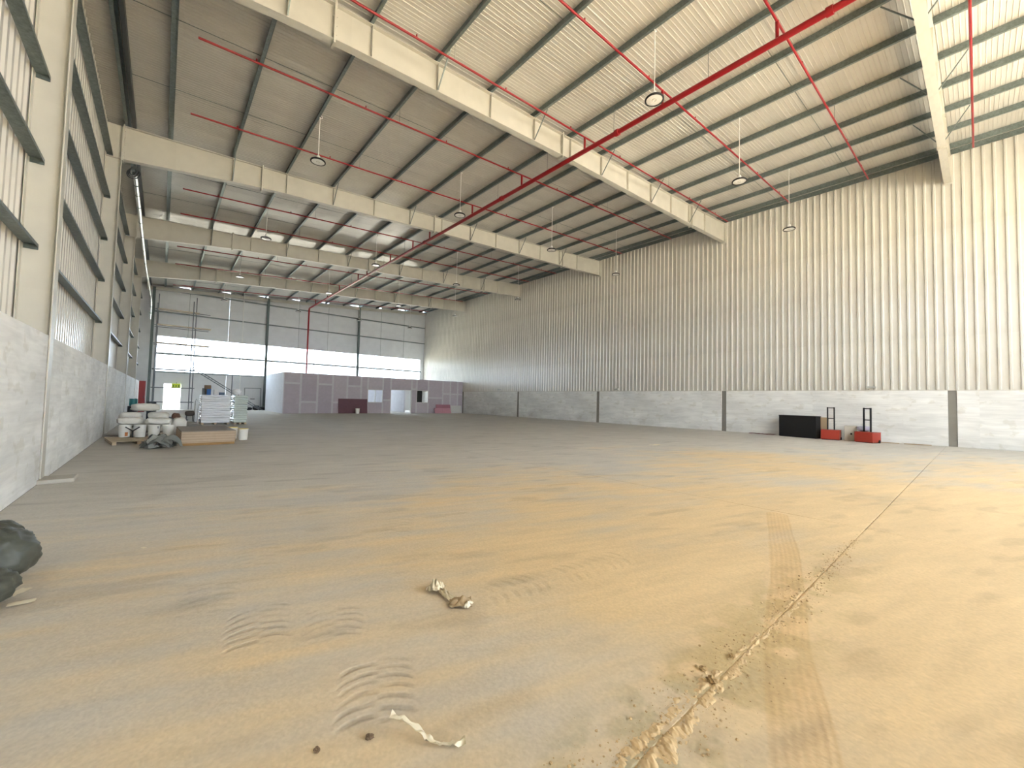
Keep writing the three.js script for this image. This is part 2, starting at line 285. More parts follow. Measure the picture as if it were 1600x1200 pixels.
// concrete pads at the feet of the columns
for (let k = 0; k < 5; k++) { const g = rbox(0.5, 0.075, 0.5, 0.02, 0, 0.0375, 0); const m = tag(mesh('column_pad', g, groutPale), 'rough grout pad under a left wall column', 'pad', 'grout pads under the columns'); m.position.set(XL + 0.16, 0.0, zk(k) + 0.05); }

// ---------- left wall ----------
const ribSheet = (pitch, n, h0, h1, depth, crest, base) => {   // vertical ribbed sheet facing +x, running along +z, base at h0
  const pts = []; for (let k = 0; k < n; k++) { const s = k * pitch; pts.push([s, 0], [s + (pitch - base) / 2, 0], [s + (pitch - crest) / 2, depth], [s + (pitch + crest) / 2, depth], [s + (pitch + base) / 2, 0]); } pts.push([n * pitch, 0]);
  const pos = [], uv = [], ix = []; for (const [s, d] of pts) { pos.push(d, h0, s, d, h1, s); uv.push(s, h0, s, h1); }
  for (let k = 0; k + 1 < pts.length; k++) { const a = 2 * k; ix.push(a, a + 2, a + 1, a + 1, a + 2, a + 3); }
  let g = new THREE.BufferGeometry(); g.setAttribute('position', new THREE.Float32BufferAttribute(pos, 3)); g.setAttribute('uv', new THREE.Float32BufferAttribute(uv, 2)); g.setIndex(ix); g = g.toNonIndexed(); g.computeVertexNormals(); return g;
};
const wallLeft = struct('wall_left');
{
  const pitch = BAY / 48, g = ribSheet(pitch * 1.5, 3, 2.5, 11.5, 0.035, 0.1, 0.17), w = pitch * 4.5;
  for (let z = ZB; z < ZF - 0.2; z += w) { const m = mesh('cladding_panel', g, cladWhite, wallLeft); m.position.set(XC - 0.05, 0, z); }
  mesh('outer_sheet', box2(XC - 0.16, XC - 0.1, 0, 11.6, ZB, ZF), galvDark, wallLeft);
  const gz = (k) => [zk(k) + (k < 0 ? 0 : 0.02), zk(k - 1) - 0.02];
  for (let k = 0; k < 6; k++) {
    const z0 = k === 5 ? ZB + 0.2 : zk(k) + 0.15, z1 = k === 0 ? ZF : zk(k - 1) - 0.13;
    mesh('dado_panel', rbox(0.22, DADO, z1 - z0, 0.01, XL - 0.13, DADO / 2, (z0 + z1) / 2, 1), dado, wallLeft);
    for (const y of [4.1, 5.6, 7.1, 8.65, 10.2]) {             // C girts seen from below: horizontal web with a lip turned down
      const zz0 = k === 5 ? ZB + 0.2 : zk(k) + 0.02, zz1 = k === 0 ? ZF : zk(k - 1) - 0.02;
      mesh('girt', [box2(XC + 0.005, XC + 0.2, y, y + 0.006, zz0, zz1), box2(XC + 0.194, XC + 0.2, y - 0.05, y + 0.006, zz0, zz1), box2(XC + 0.005, XC + 0.011, y, y + 0.06, zz0, zz1)], galv, wallLeft);
      mesh('cleat', box2(XC + 0.03, XC + 0.2, y - 0.09, y - 0.002, zz0, zz0 + 0.012), galvDark, wallLeft);
    }
  }
}
// ---------- right wall ----------
const wallRight = struct('wall_right');
{
  const pitch = BAY / 32, w = pitch * 3, g = ribSheet(pitch, 3, DADO + 0.02, 13.7, 0.055, 0.055, 0.125);
  g.scale(-1, 1, 1); g.computeVertexNormals();
  for (let z = ZB; z < ZF - 0.2; z += w) { const m = mesh('cladding_panel', g, cladWhite, wallRight); m.position.set(XR, 0, z); }
  for (let k = 0; k < 6; k++) {
    const z0 = k === 5 ? ZB : zk(k) + 0.14, z1 = k === 0 ? ZF : zk(k - 1) - 0.14;
    mesh('dado_panel', rbox(0.3, DADO, z1 - z0, 0.008, XR + 0.13, DADO / 2, (z0 + z1) / 2, 1), dado, wallRight);
    if (k < 5) mesh('pillar', box2(XR + 0.01, XR + 0.3, 0, DADO, zk(k) - 0.138, zk(k) + 0.138), concreteGrey, wallRight);
  }
  mesh('outer_sheet', box2(XR + 0.3, XR + 0.36, 0, 13.9, ZB, ZF), galvDark, wallRight);
}
const trim = mesh('trim_1', box2(XR - 0.045, XR - 0.0, DADO - 0.005, DADO + 0.035, ZB, ZF), cladWhite); trim.userData.kind = 'structure';

// ---------- back wall ----------
const wallBack = struct('wall_back');
const BX = [-0.62, 8.2, 17.9, 26.5];
{
  const y0 = 3.6, y1 = 6.88;
  const edges = [-2.1, 1.65, 4.85, 8.2, 11.28, 14.4, 17.9, 20.8, 23.95, 27.1];
  for (let i = 0; i < 9; i++) { const a = edges[i] + 0.006, b = edges[i + 1] - 0.006; mesh('wall_panel', box2(a, b, y1, yR((a + b) / 2) + 0.3, ZB - 0.1, ZB), backPanel, wallBack); }
  mesh('wall_panel', box2(-2.1, -0.62, y0, y1, ZB - 0.1, ZB), backPanel, wallBack); mesh('wall_panel', box2(26.5, 27.1, y0, y1, ZB - 0.1, ZB), backPanel, wallBack);
  for (const [a, b, c, d] of [[-2.1, 0.05, 0, y0], [0.05, 1.4, 2.5, y0], [1.4, 4.85, 0, y0], [4.862, 8.2, 0, y0], [8.212, 19.3, 0, y0], [19.3, 24.2, 0, 0.95], [19.3, 24.2, 2.55, y0], [24.2, 27.1, 0, y0]]) mesh('wall_panel', box2(a, b, c, d, ZB - 0.1, ZB), backPanel, wallBack);
  for (const y of [9.08, 11.2]) mesh('girt', [box2(-0.9, 27, y, y + 0.006, ZB + 0.01, ZB + 0.22), box2(-0.9, 27, y, y + 0.1, ZB + 0.215, ZB + 0.222)], galv, wallBack);
  mesh('girt', box2(-0.6, 26.6, 5.16, 5.34, ZB + 0.04, ZB + 0.12), galv, wallBack);
  mesh('sill_rail', box2(-0.7, 27, y0 - 0.12, y0, ZB + 0.0, ZB + 0.16), galv, wallBack);
  for (const x of [-0.95, 8.2, 17.9]) { const c = mesh('column', [box2(x - 0.012, x + 0.012, 0, yR(x) - 0.05, ZB + 0.24, ZB + 0.5), box2(x - 0.1, x + 0.1, 0, yR(x) - 0.05, ZB + 0.49, ZB + 0.506), box2(x - 0.1, x + 0.1, 0, yR(x) - 0.05, ZB + 0.23, ZB + 0.246)], galvDark, wallBack); }
  for (const x of [1.65, 4.85, 11.28, 14.4, 20.8, 23.95]) mesh('sag_rod', bar([x, y1, ZB + 0.12], [x, yR(x), ZB + 0.12], 0.012, 5), galvDark, wallBack);
  const raft = []; for (let i = 0; i < 20; i++) { const a = -1.5 + i * 1.425, b = a + 1.43; raft.push(beam([a, yR(a) - 0.15, ZB + 0.36], [b, yR(b) - 0.15, ZB + 0.36], 0.2, 0.3)); }
  mesh('end_rafter', raft, paintCream, wallBack);
  for (const [xa, ya, xb, yb] of [[13.0, 5.2, 13.9, 3.7], [18.1, 5.2, 19.4, 3.7], [22.6, 5.2, 23.7, 3.7]]) mesh('knee_brace', beam([xa, ya, ZB + 0.14], [xb, yb, ZB + 0.14], 0.04, 0.04), galvDark, wallBack);
}
for (let b = 0; b < 3; b++) {             // translucent glazing strip, one run per bay
  const w = struct('window_' + (b + 1)), x0 = BX[b] + (b ? 0.1 : 0), x1 = BX[b + 1] - (b < 2 ? 0.1 : 0), n = 4;
  for (let i = 0; i < n; i++) {
    const a = x0 + (x1 - x0) * i / n, c = x0 + (x1 - x0) * (i + 1) / n;
    for (const [ya, yb] of [[3.6, 5.25], [5.25, 6.88]]) mesh('pane', new THREE.PlaneGeometry(c - a - 0.03, yb - ya - 0.02).translate((a + c) / 2, (ya + yb) / 2, ZB - 0.05), sheetGlass, w);
    if (i) mesh('mullion', box2(a - 0.03, a + 0.03, 3.6, 6.88, ZB - 0.08, ZB - 0.02), galv, w);
  }
}
{
  const w = struct('window_4');           // low window behind the plasterboard rooms
  for (let i = 0; i < 3; i++) { const a = 19.3 + i * 1.633; mesh('pane', new THREE.PlaneGeometry(1.57, 1.54).translate(a + 0.816, 1.75, ZB - 0.05), glass, w); mesh('window_frame', [box2(a, a + 0.05, 0.95, 2.55, ZB - 0.09, ZB + 0.01), box2(a + 1.583, a + 1.633, 0.95, 2.55, ZB - 0.09, ZB + 0.01), box2(a, a + 1.633, 0.95, 1.0, ZB - 0.09, ZB + 0.01), box2(a, a + 1.633, 2.5, 2.55, ZB - 0.09, ZB + 0.01)], whitePlain, w); }
  const d1 = struct('door_1');            // open escape doorway
  mesh('door_frame', [box2(0.05, 0.11, 0, 2.5, ZB - 0.11, ZB + 0.03), box2(1.34, 1.4, 0, 2.5, ZB - 0.11, ZB + 0.03), box2(0.05, 1.4, 2.44, 2.5, ZB - 0.11, ZB + 0.03)], whitePlain, d1);
  mesh('door_leaf', box(0.05, 2.4, 1.2, 1.42, 1.22, ZB - 0.75), whitePlain, d1);
  const d2 = struct('door_2');            // closed pale double leaf
  mesh('door_frame', [box2(6.45, 6.51, 0, 2.3, ZB, ZB + 0.06), box2(7.9, 7.96, 0, 2.3, ZB, ZB + 0.06), box2(6.45, 7.96, 2.24, 2.3, ZB, ZB + 0.06)], galv, d2);
  for (const s of [0, 1]) { const l = mesh('door_leaf', box(0.68, 2.22, 0.04, 6.86 + s * 0.69, 1.12, ZB + 0.03), backPanel, d2); mesh('handle', rbox(0.2, 0.06, 0.06, 0.02, 7.1 + s * 0.2, 1.15, ZB + 0.08), black, l); }
}
// ---------- front wall behind the viewer, with its big roller door standing open ----------
const wallFront = struct('wall_front');
const DOORS = [[1.8, 7.8]], DH = 4.4, SY0 = 5.8, SY1 = 9.8;
{
  let x = -2.2;
  for (const [a, b] of [...DOORS, [27.3, 27.3]]) { mesh('wall_panel', box2(x, a, 0, DH, ZF, ZF + 0.2), backPanel, wallFront); x = b; }
  mesh('wall_panel', box2(-2.2, 27.3, DH, SY0, ZF, ZF + 0.2), backPanel, wallFront);
  mesh('wall_panel', box2(-2.2, 27.3, SY1, 13.8, ZF, ZF + 0.2), backPanel, wallFront);
  const w = struct('window_5'), n = 5;    // unseen high glazing strip, added to spread light deeper into the hall
  for (let i = 0; i < n; i++) { const a = 7.7 + i * 3.23; mesh('pane', new THREE.PlaneGeometry(3.19, SY1 - SY0).translate(a + 1.61, (SY0 + SY1) / 2, ZF + 0.1), glass, w); mesh('mullion', box2(a - 0.02, a + 0.02, SY0, SY1, ZF + 0.05, ZF + 0.15), galv, w); }
  mesh('wall_panel', box2(-2.2, 7.7, SY0, SY1, ZF, ZF + 0.2), backPanel, wallFront); mesh('wall_panel', box2(7.7 + n * 3.23, 27.3, SY0, SY1, ZF, ZF + 0.2), backPanel, wallFront);
  DOORS.forEach(([a, b], i) => { const d = struct('door_' + (3 + i)); mesh('door_frame', [box2(a - 0.12, a, 0, DH, ZF - 0.12, ZF), box2(b, b + 0.12, 0, DH, ZF - 0.12, ZF)], galv, d); mesh('roller_drum', bar([a - 0.1, DH + 0.35, ZF - 0.4], [b + 0.1, DH + 0.35, ZF - 0.4], 0.32, 20), galv, d); });
}
//@OBJECTS
// ---------- sprinkler pipework ----------
{
  const t = thing('sprinkler_pipework', 'red sprinkler main pipe with thin branch pipes hanging under the roof', 'pipework', [0, 0, 0]);
  const X = 11.7, Y = 11.12, by = (x) => 10.88 + 0.0685 * (x - 0.3);
  mesh('main_pipe', [bar([X, Y, ZF - 0.6], [X, Y, -47.3], 0.085, 14)], redPipe, t);
  const elbow = new THREE.TubeGeometry(new THREE.QuadraticBezierCurve3(new THREE.Vector3(X, Y, -47.25), new THREE.Vector3(X, Y, -47.6), new THREE.Vector3(X, Y - 0.35, -47.6)), 8, 0.085, 12);
  mesh('elbow', elbow, redPipe, t); mesh('drop_pipe', bar([X, Y - 0.34, -47.6], [X, 0.02, -47.6], 0.085, 12), redPipe, t);
  for (const z of [-2.2, -8.2, -14.6, -22, -31]) mesh('coupling', bar([X, Y, z - 0.07], [X, Y, z + 0.07], 0.115, 14), redPipe, t);
  for (const z of [3.2, 0, -3.3, -6.5, -9.65, -13.2, -17, -21.4, -23.55, -26.9, -31.2, -33.1, -37.7, -41.2, -45.2]) {
    const b = mesh('branch_pipe', bar([0.3, by(0.3), z], [25, by(25), z], 0.032, 8), redPipe, t);
    for (let i = 0; i < 8; i++) { const x = 1.6 + i * 3.1; mesh('sprinkler_head', bar([x, by(x), z], [x, by(x) + 0.1, z], 0.02, 6), redPipe, b); }
    mesh('riser', bar([X, Y, z], [X, by(X), z], 0.045, 8), redPipe, t);
    for (const x of [5.88, 18]) mesh('hanger_rod', bar([x, by(x), z + 0.02], [x, yR(x), z + 0.02], 0.006, 4), galvDark, b);
  }
  for (let z = 1.5; z > -46; z -= 3.28) if (![0, 1, 2, 3, 4].some((k) => Math.abs(zk(k) - z) < 0.3)) mesh('hanger_rod', bar([X, Y, z], [X, yR(X), z], 0.008, 4), galvDark, t);
}
// ---------- high-bay lamps (switched off) ----------
{
  const lens = P({ color: 0xf6f5f0, roughness: 0.2, clearcoat: 0.6, clearcoatRoughness: 0.05 });
  const proto = thing('high_bay_lamp', 'round high-bay lamp with black rim hanging on a white rod from a purlin', 'lamp', [0, 0, 0], 0, 'high-bay lamps hung under the roof');
  const prof = [[0, 0.1], [0.09, 0.1], [0.11, 0.06], [0.235, 0.045], [0.255, 0.02], [0.255, -0.012], [0.215, -0.012]].map(([a, b]) => new THREE.Vector2(a, b));
  mesh('housing', new THREE.LatheGeometry(prof, 32), black, proto);
  const l = mesh('lens', new THREE.LatheGeometry([[0, -0.006], [0.1, -0.007], [0.216, -0.004], [0.216, 0.01]].map(([a, b]) => new THREE.Vector2(a, b)), 32), lens, proto);
  mesh('led_ring', T(new THREE.TorusGeometry(0.055, 0.008, 6, 24).rotateX(Math.PI / 2), 0, -0.008, 0), M({ color: 0xb9b6aa, roughness: 0.4 }), l);
  mesh('driver_box', T(new THREE.CylinderGeometry(0.06, 0.075, 0.12, 16), 0, 0.16, 0), whitePlain, proto);
  let first = true;
  for (const z of [-5.75, -15.4, -25, -34.6, -44.4]) for (const x of [3.86, 9.92, 15.98, 22.04]) {
    const o = first ? proto : proto.clone(); if (!first) { o.name = numbered('high_bay_lamp'); scene.add(o); } first = false;
    o.position.set(x, 10, z); o.userData = { ...proto.userData };
  }
  const rods = {};
  scene.children.filter((o) => o.name.startsWith('high_bay_lamp')).forEach((o) => {
    const L = yR(o.position.x) - 10; const g = (rods[o.position.x] ||= [bar([0, 0.2, 0], [0, L + 0.03, 0], 0.014, 8), T(new THREE.TorusGeometry(0.05, 0.012, 6, 14), 0.03, L + 0.02, 0).toNonIndexed()]);
    mesh('rod', g[0], whitePlain, o); mesh('hook', g[1], whitePlain, o);
  });
}
// ---------- bright conduit along the left eave with a cable coil at its end ----------
{
  const t = thing('metal_conduit', 'shiny round metal duct running below the left eave', 'duct', [0, 0, 0]);
  const pts = [[-1.16, 9.93, -21.0], [-1.16, 9.93, -24], [-1.18, 9.93, -30], [-1.18, 9.93, -38], [-1.12, 9.85, -43], [-1.05, 9.3, -46.5], [-1.1, 8.2, -48.6]].map((p) => new THREE.Vector3(...p));
  const c = new THREE.CatmullRomCurve3(pts); mesh('tube', new THREE.TubeGeometry(c, 60, 0.075, 12), M({ color: 0xd3d8da, metalness: 0.85, roughness: 0.25 }), t);
  for (let i = 1; i < 16; i++) { const q = c.getPoint(i / 16), d = c.getTangent(i / 16).multiplyScalar(0.03); mesh('joint_ring', bar([q.x - d.x, q.y - d.y, q.z - d.z], [q.x + d.x, q.y + d.y, q.z + d.z], 0.082, 12), galvDark, t); }
  const k = thing('cable_coil', 'coiled dark cable hanging under the rafter at the left column', 'cable', [-1.18, 9.82, -20.75]);
  for (let i = 0; i < 3; i++) mesh('loop', place(new THREE.TorusGeometry(0.2 - i * 0.02, 0.022, 8, 24), 0, i * 0.03, i * 0.05, 0.5 + i * 0.2, 0.9), steelDark, k);
}
// ---------- plasterboard rooms at the far end ----------
{
  const board = [0xc9bfc7, 0xcdc4cb, 0xc4bac3].map((c) => M({ color: c, roughness: 0.9, map: rep(mottle, 0.6, 0.6) }));
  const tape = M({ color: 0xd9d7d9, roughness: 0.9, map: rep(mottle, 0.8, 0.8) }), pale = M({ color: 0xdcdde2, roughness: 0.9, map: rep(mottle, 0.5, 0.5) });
  const t = thing('plasterboard_room', 'roofless partition block of mauve plasterboard with taped joints, windows and doorway', 'partition', [0, 0, 0]);
  const Z = -40.2, H = 3.68, TH = 0.14;
  const xs = [8.1, 9.48, 10.9, 12.25, 13.6, 14.95, 15.62, 17.2, 18.05, 20.42, 21.02, 22.44, 24.3, 25.3, 26.3, 27.0];
  const holes = { 6: [1.08, 2.4], 8: [0, 2.48], 10: [1.14, 2.5] };
  const butt = [2.72, 1.05, 2.72, 1.05, 2.66, 1.05, null, 1.35, null, 2.6, null, 1.7, 2.2, 2.2, 2.2];
  for (let i = 0; i < 15; i++) {
    const a = xs[i] + 0.006, b = xs[i + 1] - 0.006, hole = holes[i];
    const spans = hole ? [[0, hole[0]], [hole[1], H]] : butt[i] ? [[0, butt[i] - 0.006], [butt[i] + 0.006, H]] : [[0, H]];
    for (const [c, d] of spans) if (d - c > 0.02) mesh('plasterboard', box2(a, b, c, d, Z - TH, Z), board[(i + (c > 0 ? 1 : 0)) % 3], t);
    if (butt[i] && !hole) mesh('joint_tape', box2(a + 0.06, b - 0.06, butt[i] - 0.085, butt[i] + 0.085, Z, Z + 0.0035), tape, t);
  }
  const open = { 6: [1.08, 2.4], 7: [1.08, 2.4], 8: [0, 2.48], 9: [0, 2.48], 10: [1.14, 2.5], 11: [1.14, 2.5] };
  xs.forEach((x, i) => { const w = i === 0 || i === 15 ? 0.05 : 0.085; for (const [c, d] of open[i] ? [[0, open[i][0]], [open[i][1], H]] : [[0, H]]) if (d - c > 0.05) mesh('joint_tape', box2(Math.max(8.1, x - w), Math.min(27, x + w), c, d, Z, Z + 0.004), tape, t); });
  // side and rear partitions; pale side boards carry cool door light in their colour
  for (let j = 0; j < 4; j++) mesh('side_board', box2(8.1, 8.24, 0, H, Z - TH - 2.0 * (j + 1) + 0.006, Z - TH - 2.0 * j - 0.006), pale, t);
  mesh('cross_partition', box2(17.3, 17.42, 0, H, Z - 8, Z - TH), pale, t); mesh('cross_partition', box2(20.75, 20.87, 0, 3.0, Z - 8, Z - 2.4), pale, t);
  for (const [a, b, c, d, half] of [[15.62, 17.2, 1.08, 2.4, 0], [21.02, 22.44, 1.14, 2.5, 1]]) {
    const w = mesh('window_frame', [box2(a, a + 0.05, c, d, Z - 0.1, Z + 0.01), box2(b - 0.05, b, c, d, Z - 0.1, Z + 0.01), box2(a, b, c, c + 0.05, Z - 0.1, Z + 0.01), box2(a, b, d - 0.05, d, Z - 0.1, Z + 0.01), box2((a + b) / 2 - 0.025, (a + b) / 2 + 0.025, c, d, Z - 0.1, Z)], whitePlain, t);
    mesh('pane', new THREE.PlaneGeometry((b - a) / 2, d - c - 0.1).translate((a + b) / 2 + (b - a) / 4, (c + d) / 2, Z - 0.05), glass, w);
    if (half) mesh('dark_sash', box2(a + 0.05, (a + b) / 2, c + 0.05, d - 0.05, Z - 0.08, Z - 0.04), black, w); else mesh('pane', new THREE.PlaneGeometry((b - a) / 2, d - c - 0.1).translate((a + b) / 2 - (b - a) / 4, (c + d) / 2, Z - 0.05), glass, w);
  }
  mesh('door_lining', [box2(18.05, 18.1, 0, 2.48, Z - 0.16, Z + 0.01), box2(20.37, 20.42, 0, 2.48, Z - 0.16, Z + 0.01), box2(18.05, 20.42, 2.43, 2.48, Z - 0.16, Z + 0.01)], whitePlain, t);
  // sheets leaning on it
  const lean = (name, label, w, h, col, x, z, tilt, th = 0.03) => { const g = box(w, h, th, 0, h / 2, -th / 2); const m = tag(mesh(name, g, M({ color: col, roughness: 0.85, map: rep(mottle, 0.7, 0.7) })), label, 'board'); m.position.set(x, 0.005, z); m.rotation.x = -tilt; return m; };
  lean('plasterboard_sheet', 'wide maroon sheet leaning on the mauve partition left of the doorway', 2.8, 1.42, 0x7b5a62, 14.17, -39.95, 0.12);
  lean('plasterboard_sheet', 'pink sheet leaning on the partition, taller of the two pink ones', 1.9, 0.98, 0xb37a88, 24.35, -39.98, 0.16);
  lean('plasterboard_sheet', 'pale pink sheet tilted in front of the taller pink sheet', 2.1, 0.62, 0xcf9aa6, 24.1, -39.62, 0.42);
  lean('plasterboard_sheet', 'white sheet leaning on the partition by the ribbed wall', 1.45, 0.88, 0xdedcd6, 26.05, -39.97, 0.14);
}
const bucketMat = M({ color: 0xe4e2da, roughness: 0.45 }), lidYellow = M({ color: 0xd9c24a, roughness: 0.5 });
function bucket(label, x, y, z, o = {}) {
  const t = thing('paint_bucket', label, 'bucket', [x, y, z], o.ry || 0, o.group), r = o.r || 0.165, h = o.h || 0.38;
  mesh('tub', new THREE.LatheGeometry([[0, 0], [r * 0.86, 0], [r * 0.87, 0.01], [r, h * 0.93], [r * 1.05, h * 0.94], [r * 1.05, h], [r * 0.97, h], [r * 0.95, h * 0.9], [r * 0.83, 0.02], [0, 0.02]].map(([a, b]) => new THREE.Vector2(a, b)), 24), o.mat || bucketMat, t);
  if (o.lid) mesh('lid', T(new THREE.CylinderGeometry(r * 1.02, r * 1.05, 0.03, 24), 0, h, 0), o.lid, t);
  if (o.handle) mesh('handle', T(new THREE.TorusGeometry(r * 1.02, 0.009, 6, 20, Math.PI).rotateZ(Math.PI).rotateX(-0.12), 0, h * 0.9, r * 0.16), black, t);
  if (o.stripe) mesh('paint_run', place(new THREE.CylinderGeometry(r * 0.965, r * 0.92, 0.13, 16, 1, true, -0.35, 0.5), 0, 0.1, 0.004, 0.4), M({ color: 0xb9703c, roughness: 0.8 }), t);
  return t;
}
bucket('small white bucket on the floor before the maroon sheet', 14.3, 0, -39.2, { h: 0.5, r: 0.19 });
// ---------- materials stored by the left wall ----------
{
  const p = thing('timber_pallet', 'weathered timber pallet carrying white buckets and sacks', 'pallet', [-0.6, 0, -17.72], 0.16);
  for (let i = 0; i < 3; i++) mesh('bearer', box(0.09, 0.09, 1.8, -0.55 + i * 0.55, 0.045, 0), wood, p);
  for (let i = 0; i < 7; i++) mesh('deck_board', box(1.24, 0.022, 0.17, 0, 0.101 + rr(0, 0.004), -0.81 + i * 0.27), wood, p);
  const labels = ['white bucket with a rusty paint run on the timber pallet', 'white bucket with a dark strap beside it on the pallet', 'white bucket with hanging black handle on the pallet', 'white bucket tucked against the grey offcuts'];
  [[-0.86, -18.3], [-0.5, -18.14], [-0.14, -17.98], [0.22, -17.85]].forEach(([x, z], i) => bucket(labels[i], x, 0.117, z, { h: 0.4, r: 0.16, handle: i === 2, stripe: i === 0, ry: i }));
  tag(mesh('strap_bundle', [beam([-0.66, 0.12, -17.98], [-0.66, 0.34, -17.98], 0.04, 0.04), beam([-0.66, 0.33, -17.98], [-0.84, 0.46, -18.0], 0.03, 0.03), beam([-0.66, 0.33, -17.98], [-0.5, 0.46, -17.93], 0.03, 0.03)], black), 'dark forked strap standing between two white buckets', 'strap');
  const sackMat = M({ color: 0xdddbd2, roughness: 0.9, map: rep(mottle, 2, 2) });
  const sackLab = ['white sack lying over the row of buckets, flattest one', 'white sack slumped at the left of the heap', 'white sack on the crest of the heap', 'white sack sagging behind the bucket with the handle', 'white sack at the right end of the heap', 'white sack under the crest of the heap'];
  [[-0.74, 0.525, -18.4, 0.6, 0.17, 0.5, 0.1], [-0.78, 0.63, -19.3, 0.52, 0.2, 0.5, 0], [-0.42, 0.93, -19.3, 0.7, 0.2, 0.5, 0.3], [-0.02, 0.525, -18.1, 0.62, 0.17, 0.45, -0.1], [0.52, 0.0, -19.4, 0.38, 0.5, 0.45, 0], [-0.06, 0.63, -19.3, 0.52, 0.2, 0.5, 0]].forEach(([x, y, z, w, h, d, ry], i) => { const m = tag(mesh('white_sack', lump(w * 1.12, h * 1.35, d * 1.1, 0.2, i * 3.7 + 1, 2.2, 0.62), sackMat), sackLab[i], 'sack', 'white sacks heaped on the pallet'); m.position.set(x, y, z); m.rotation.y = ry; });
  const crate = thing('sack_stack', 'plain low stack of white sacks under the heap behind the buckets', 'sack stack', [-0.4, 0, -19.3]);
  for (let i = 0; i < 3; i++) mesh('sack', T(lump(1.25, 0.21, 0.75, 0.06, 20 + i, 2, 0.4), rr(-0.03, 0.03), 0.0 + i * 0.2, 0), sackMat, crate);
  // grey offcuts
  const grey = [0x7d817d, 0x92958e, 0x686c6a, 0xa9aca8].map((c) => M({ color: c, roughness: 0.75 }));
  const heap = thing('offcut_heap', 'heap of curled grey sheet offcuts spilling in front of the board stack', 'scrap heap', [0.02, 0, -15.5], 0.1);
  for (let i = 0; i < 24; i++) {
    const L = rr(0.4, 0.75), W = rr(0.1, 0.24), lift = rr(0.12, 0.46), a = rr(-0.9, 0.9), s = rr(0, 40), cx = rr(-0.2, 0.2), cz = rr(-0.8, 0.35);
    const g = slabSheet(10, 3, (u, v) => { const q = (u - 0.5) * L; return [q, 0.012 + lift * Math.pow(Math.sin(Math.PI * u), 0.8) * (1 - 0.4 * v) * (0.6 + 0.4 * vn(s, u * 3)) + 0.03 * vn(u * 6 + s, v * 3), (v - 0.5) * W + 0.05 * Math.sin(u * 5 + s)]; }, 0.008);
    const m = mesh('offcut', place(g, cx, 0.004 * i * 0.3, cz, a + (i % 2 ? 1.2 : 0)), grey[i % 4], heap);
  }
  // plasterboard stack on bearers
  const bs = thing('board_stack', 'low stack of tan boards lying on pale timber bearers', 'board stack', [0.5, 0, -15.72], 0.03);
  const tan = [0xb7a38c, 0xae9a84, 0xbfab93].map((c) => M({ color: c, roughness: 0.9, map: rep(mottle, 1.2, 1.2) })), topM = M({ color: 0x8f867c, roughness: 0.9, map: rep(mottle, 1.2, 1.2) });
  for (const z of [-0.05, -1.2, -2.35]) mesh('bearer', box(1.34, 0.075, 0.1, 0.67, 0.0375, z), M({ color: 0xd2b78f, roughness: 0.85, map: woodTex }), bs);
  for (let i = 0; i < 14; i++) mesh('board', box(1.36, 0.0255, 2.42, 0.68 + rr(-0.006, 0.006), 0.09 + i * 0.0262, -1.2 + rr(-0.008, 0.008)), i === 13 ? topM : tan[i % 3], bs);
  bucket('white bucket with a yellow lid standing right of the board stack', 2.22, 0, -17.0, { lid: lidYellow, h: 0.385, r: 0.155 });
  bucket('white bucket with a yellow lid half hidden behind another one', 1.98, 0, -17.65, { lid: lidYellow, h: 0.4, r: 0.16 });
  // wrapped pallets
  const film = P({ color: 0xe2e5e8, roughness: 0.22, clearcoat: 0.8, clearcoatRoughness: 0.15 }), filmG = P({ color: 0xc3d0c8, roughness: 0.22, clearcoat: 0.8, clearcoatRoughness: 0.15 });
  const wrapped = (label, x, z, w, d, h, mat, seed, ry) => {
    const t = thing('wrapped_pallet', label, 'pallet load', [x, 0, z], ry);
    for (const s of [-1, 0, 1]) mesh('bearer', box(0.1, 0.1, d, s * (w / 2 - 0.06), 0.05, 0), wood, t);
    const per = 2 * (w + d), nu = 120, nv = 60;
    const g = grid(nu, nv, (u, v) => { let s = (u % 1) * per, px, pz, nx, nz; if (s < w) { px = -w / 2 + s; pz = d / 2; nx = 0; nz = 1; } else if (s < w + d) { px = w / 2; pz = d / 2 - (s - w); nx = 1; nz = 0; } else if (s < 2 * w + d) { px = w / 2 - (s - w - d); pz = -d / 2; nx = 0; nz = -1; } else { px = -w / 2; pz = -d / 2 + (s - 2 * w - d); nx = -1; nz = 0; }
      const y = 0.1 + (h - 0.1) * v, row = Math.abs(Math.sin(y * 27 + 0.5 * vn(s * 2 + seed, y * 3))); const a = 0.045 * (row - 0.5) + 0.1 * (fbm(s * 2.2 + seed, y * 13, 3) - 0.5); return [px + nx * a, y, pz + nz * a]; });
    mesh('film_wrap', g, mat, t); mesh('top_cover', slabSheet(16, 16, (u, v) => [(u - 0.5) * w, h + 0.02 * fbm(u * 6 + seed, v * 6, 3), (0.5 - v) * d], 0.02), mat, t);
    return t;
  };
  wrapped('tall pallet load wrapped in wrinkled white film', 2.14, -26.4, 1.2, 1.1, 1.5, film, 3, 0.03);
  wrapped('tall pallet load wrapped in greenish film beside the white one', 3.2, -26.3, 0.58, 1.1, 1.53, filmG, 9, 0.03);
  const veil = tag(mesh('film_scrap', place(lump(0.16, 1.3, 0.5, 0.2, 6, 3, 0.7), 1.36, 0.02, -26.3), film), 'loose film hanging down the left side of the white wrapped load', 'plastic film');
  const bag = tag(mesh('plastic_bag', lump(0.4, 0.33, 0.4, 0.22, 31, 3, 0.8), film), 'crumpled clear plastic bag on top of the greenish wrapped load', 'bag'); bag.position.set(3.03, 1.56, -26.1);
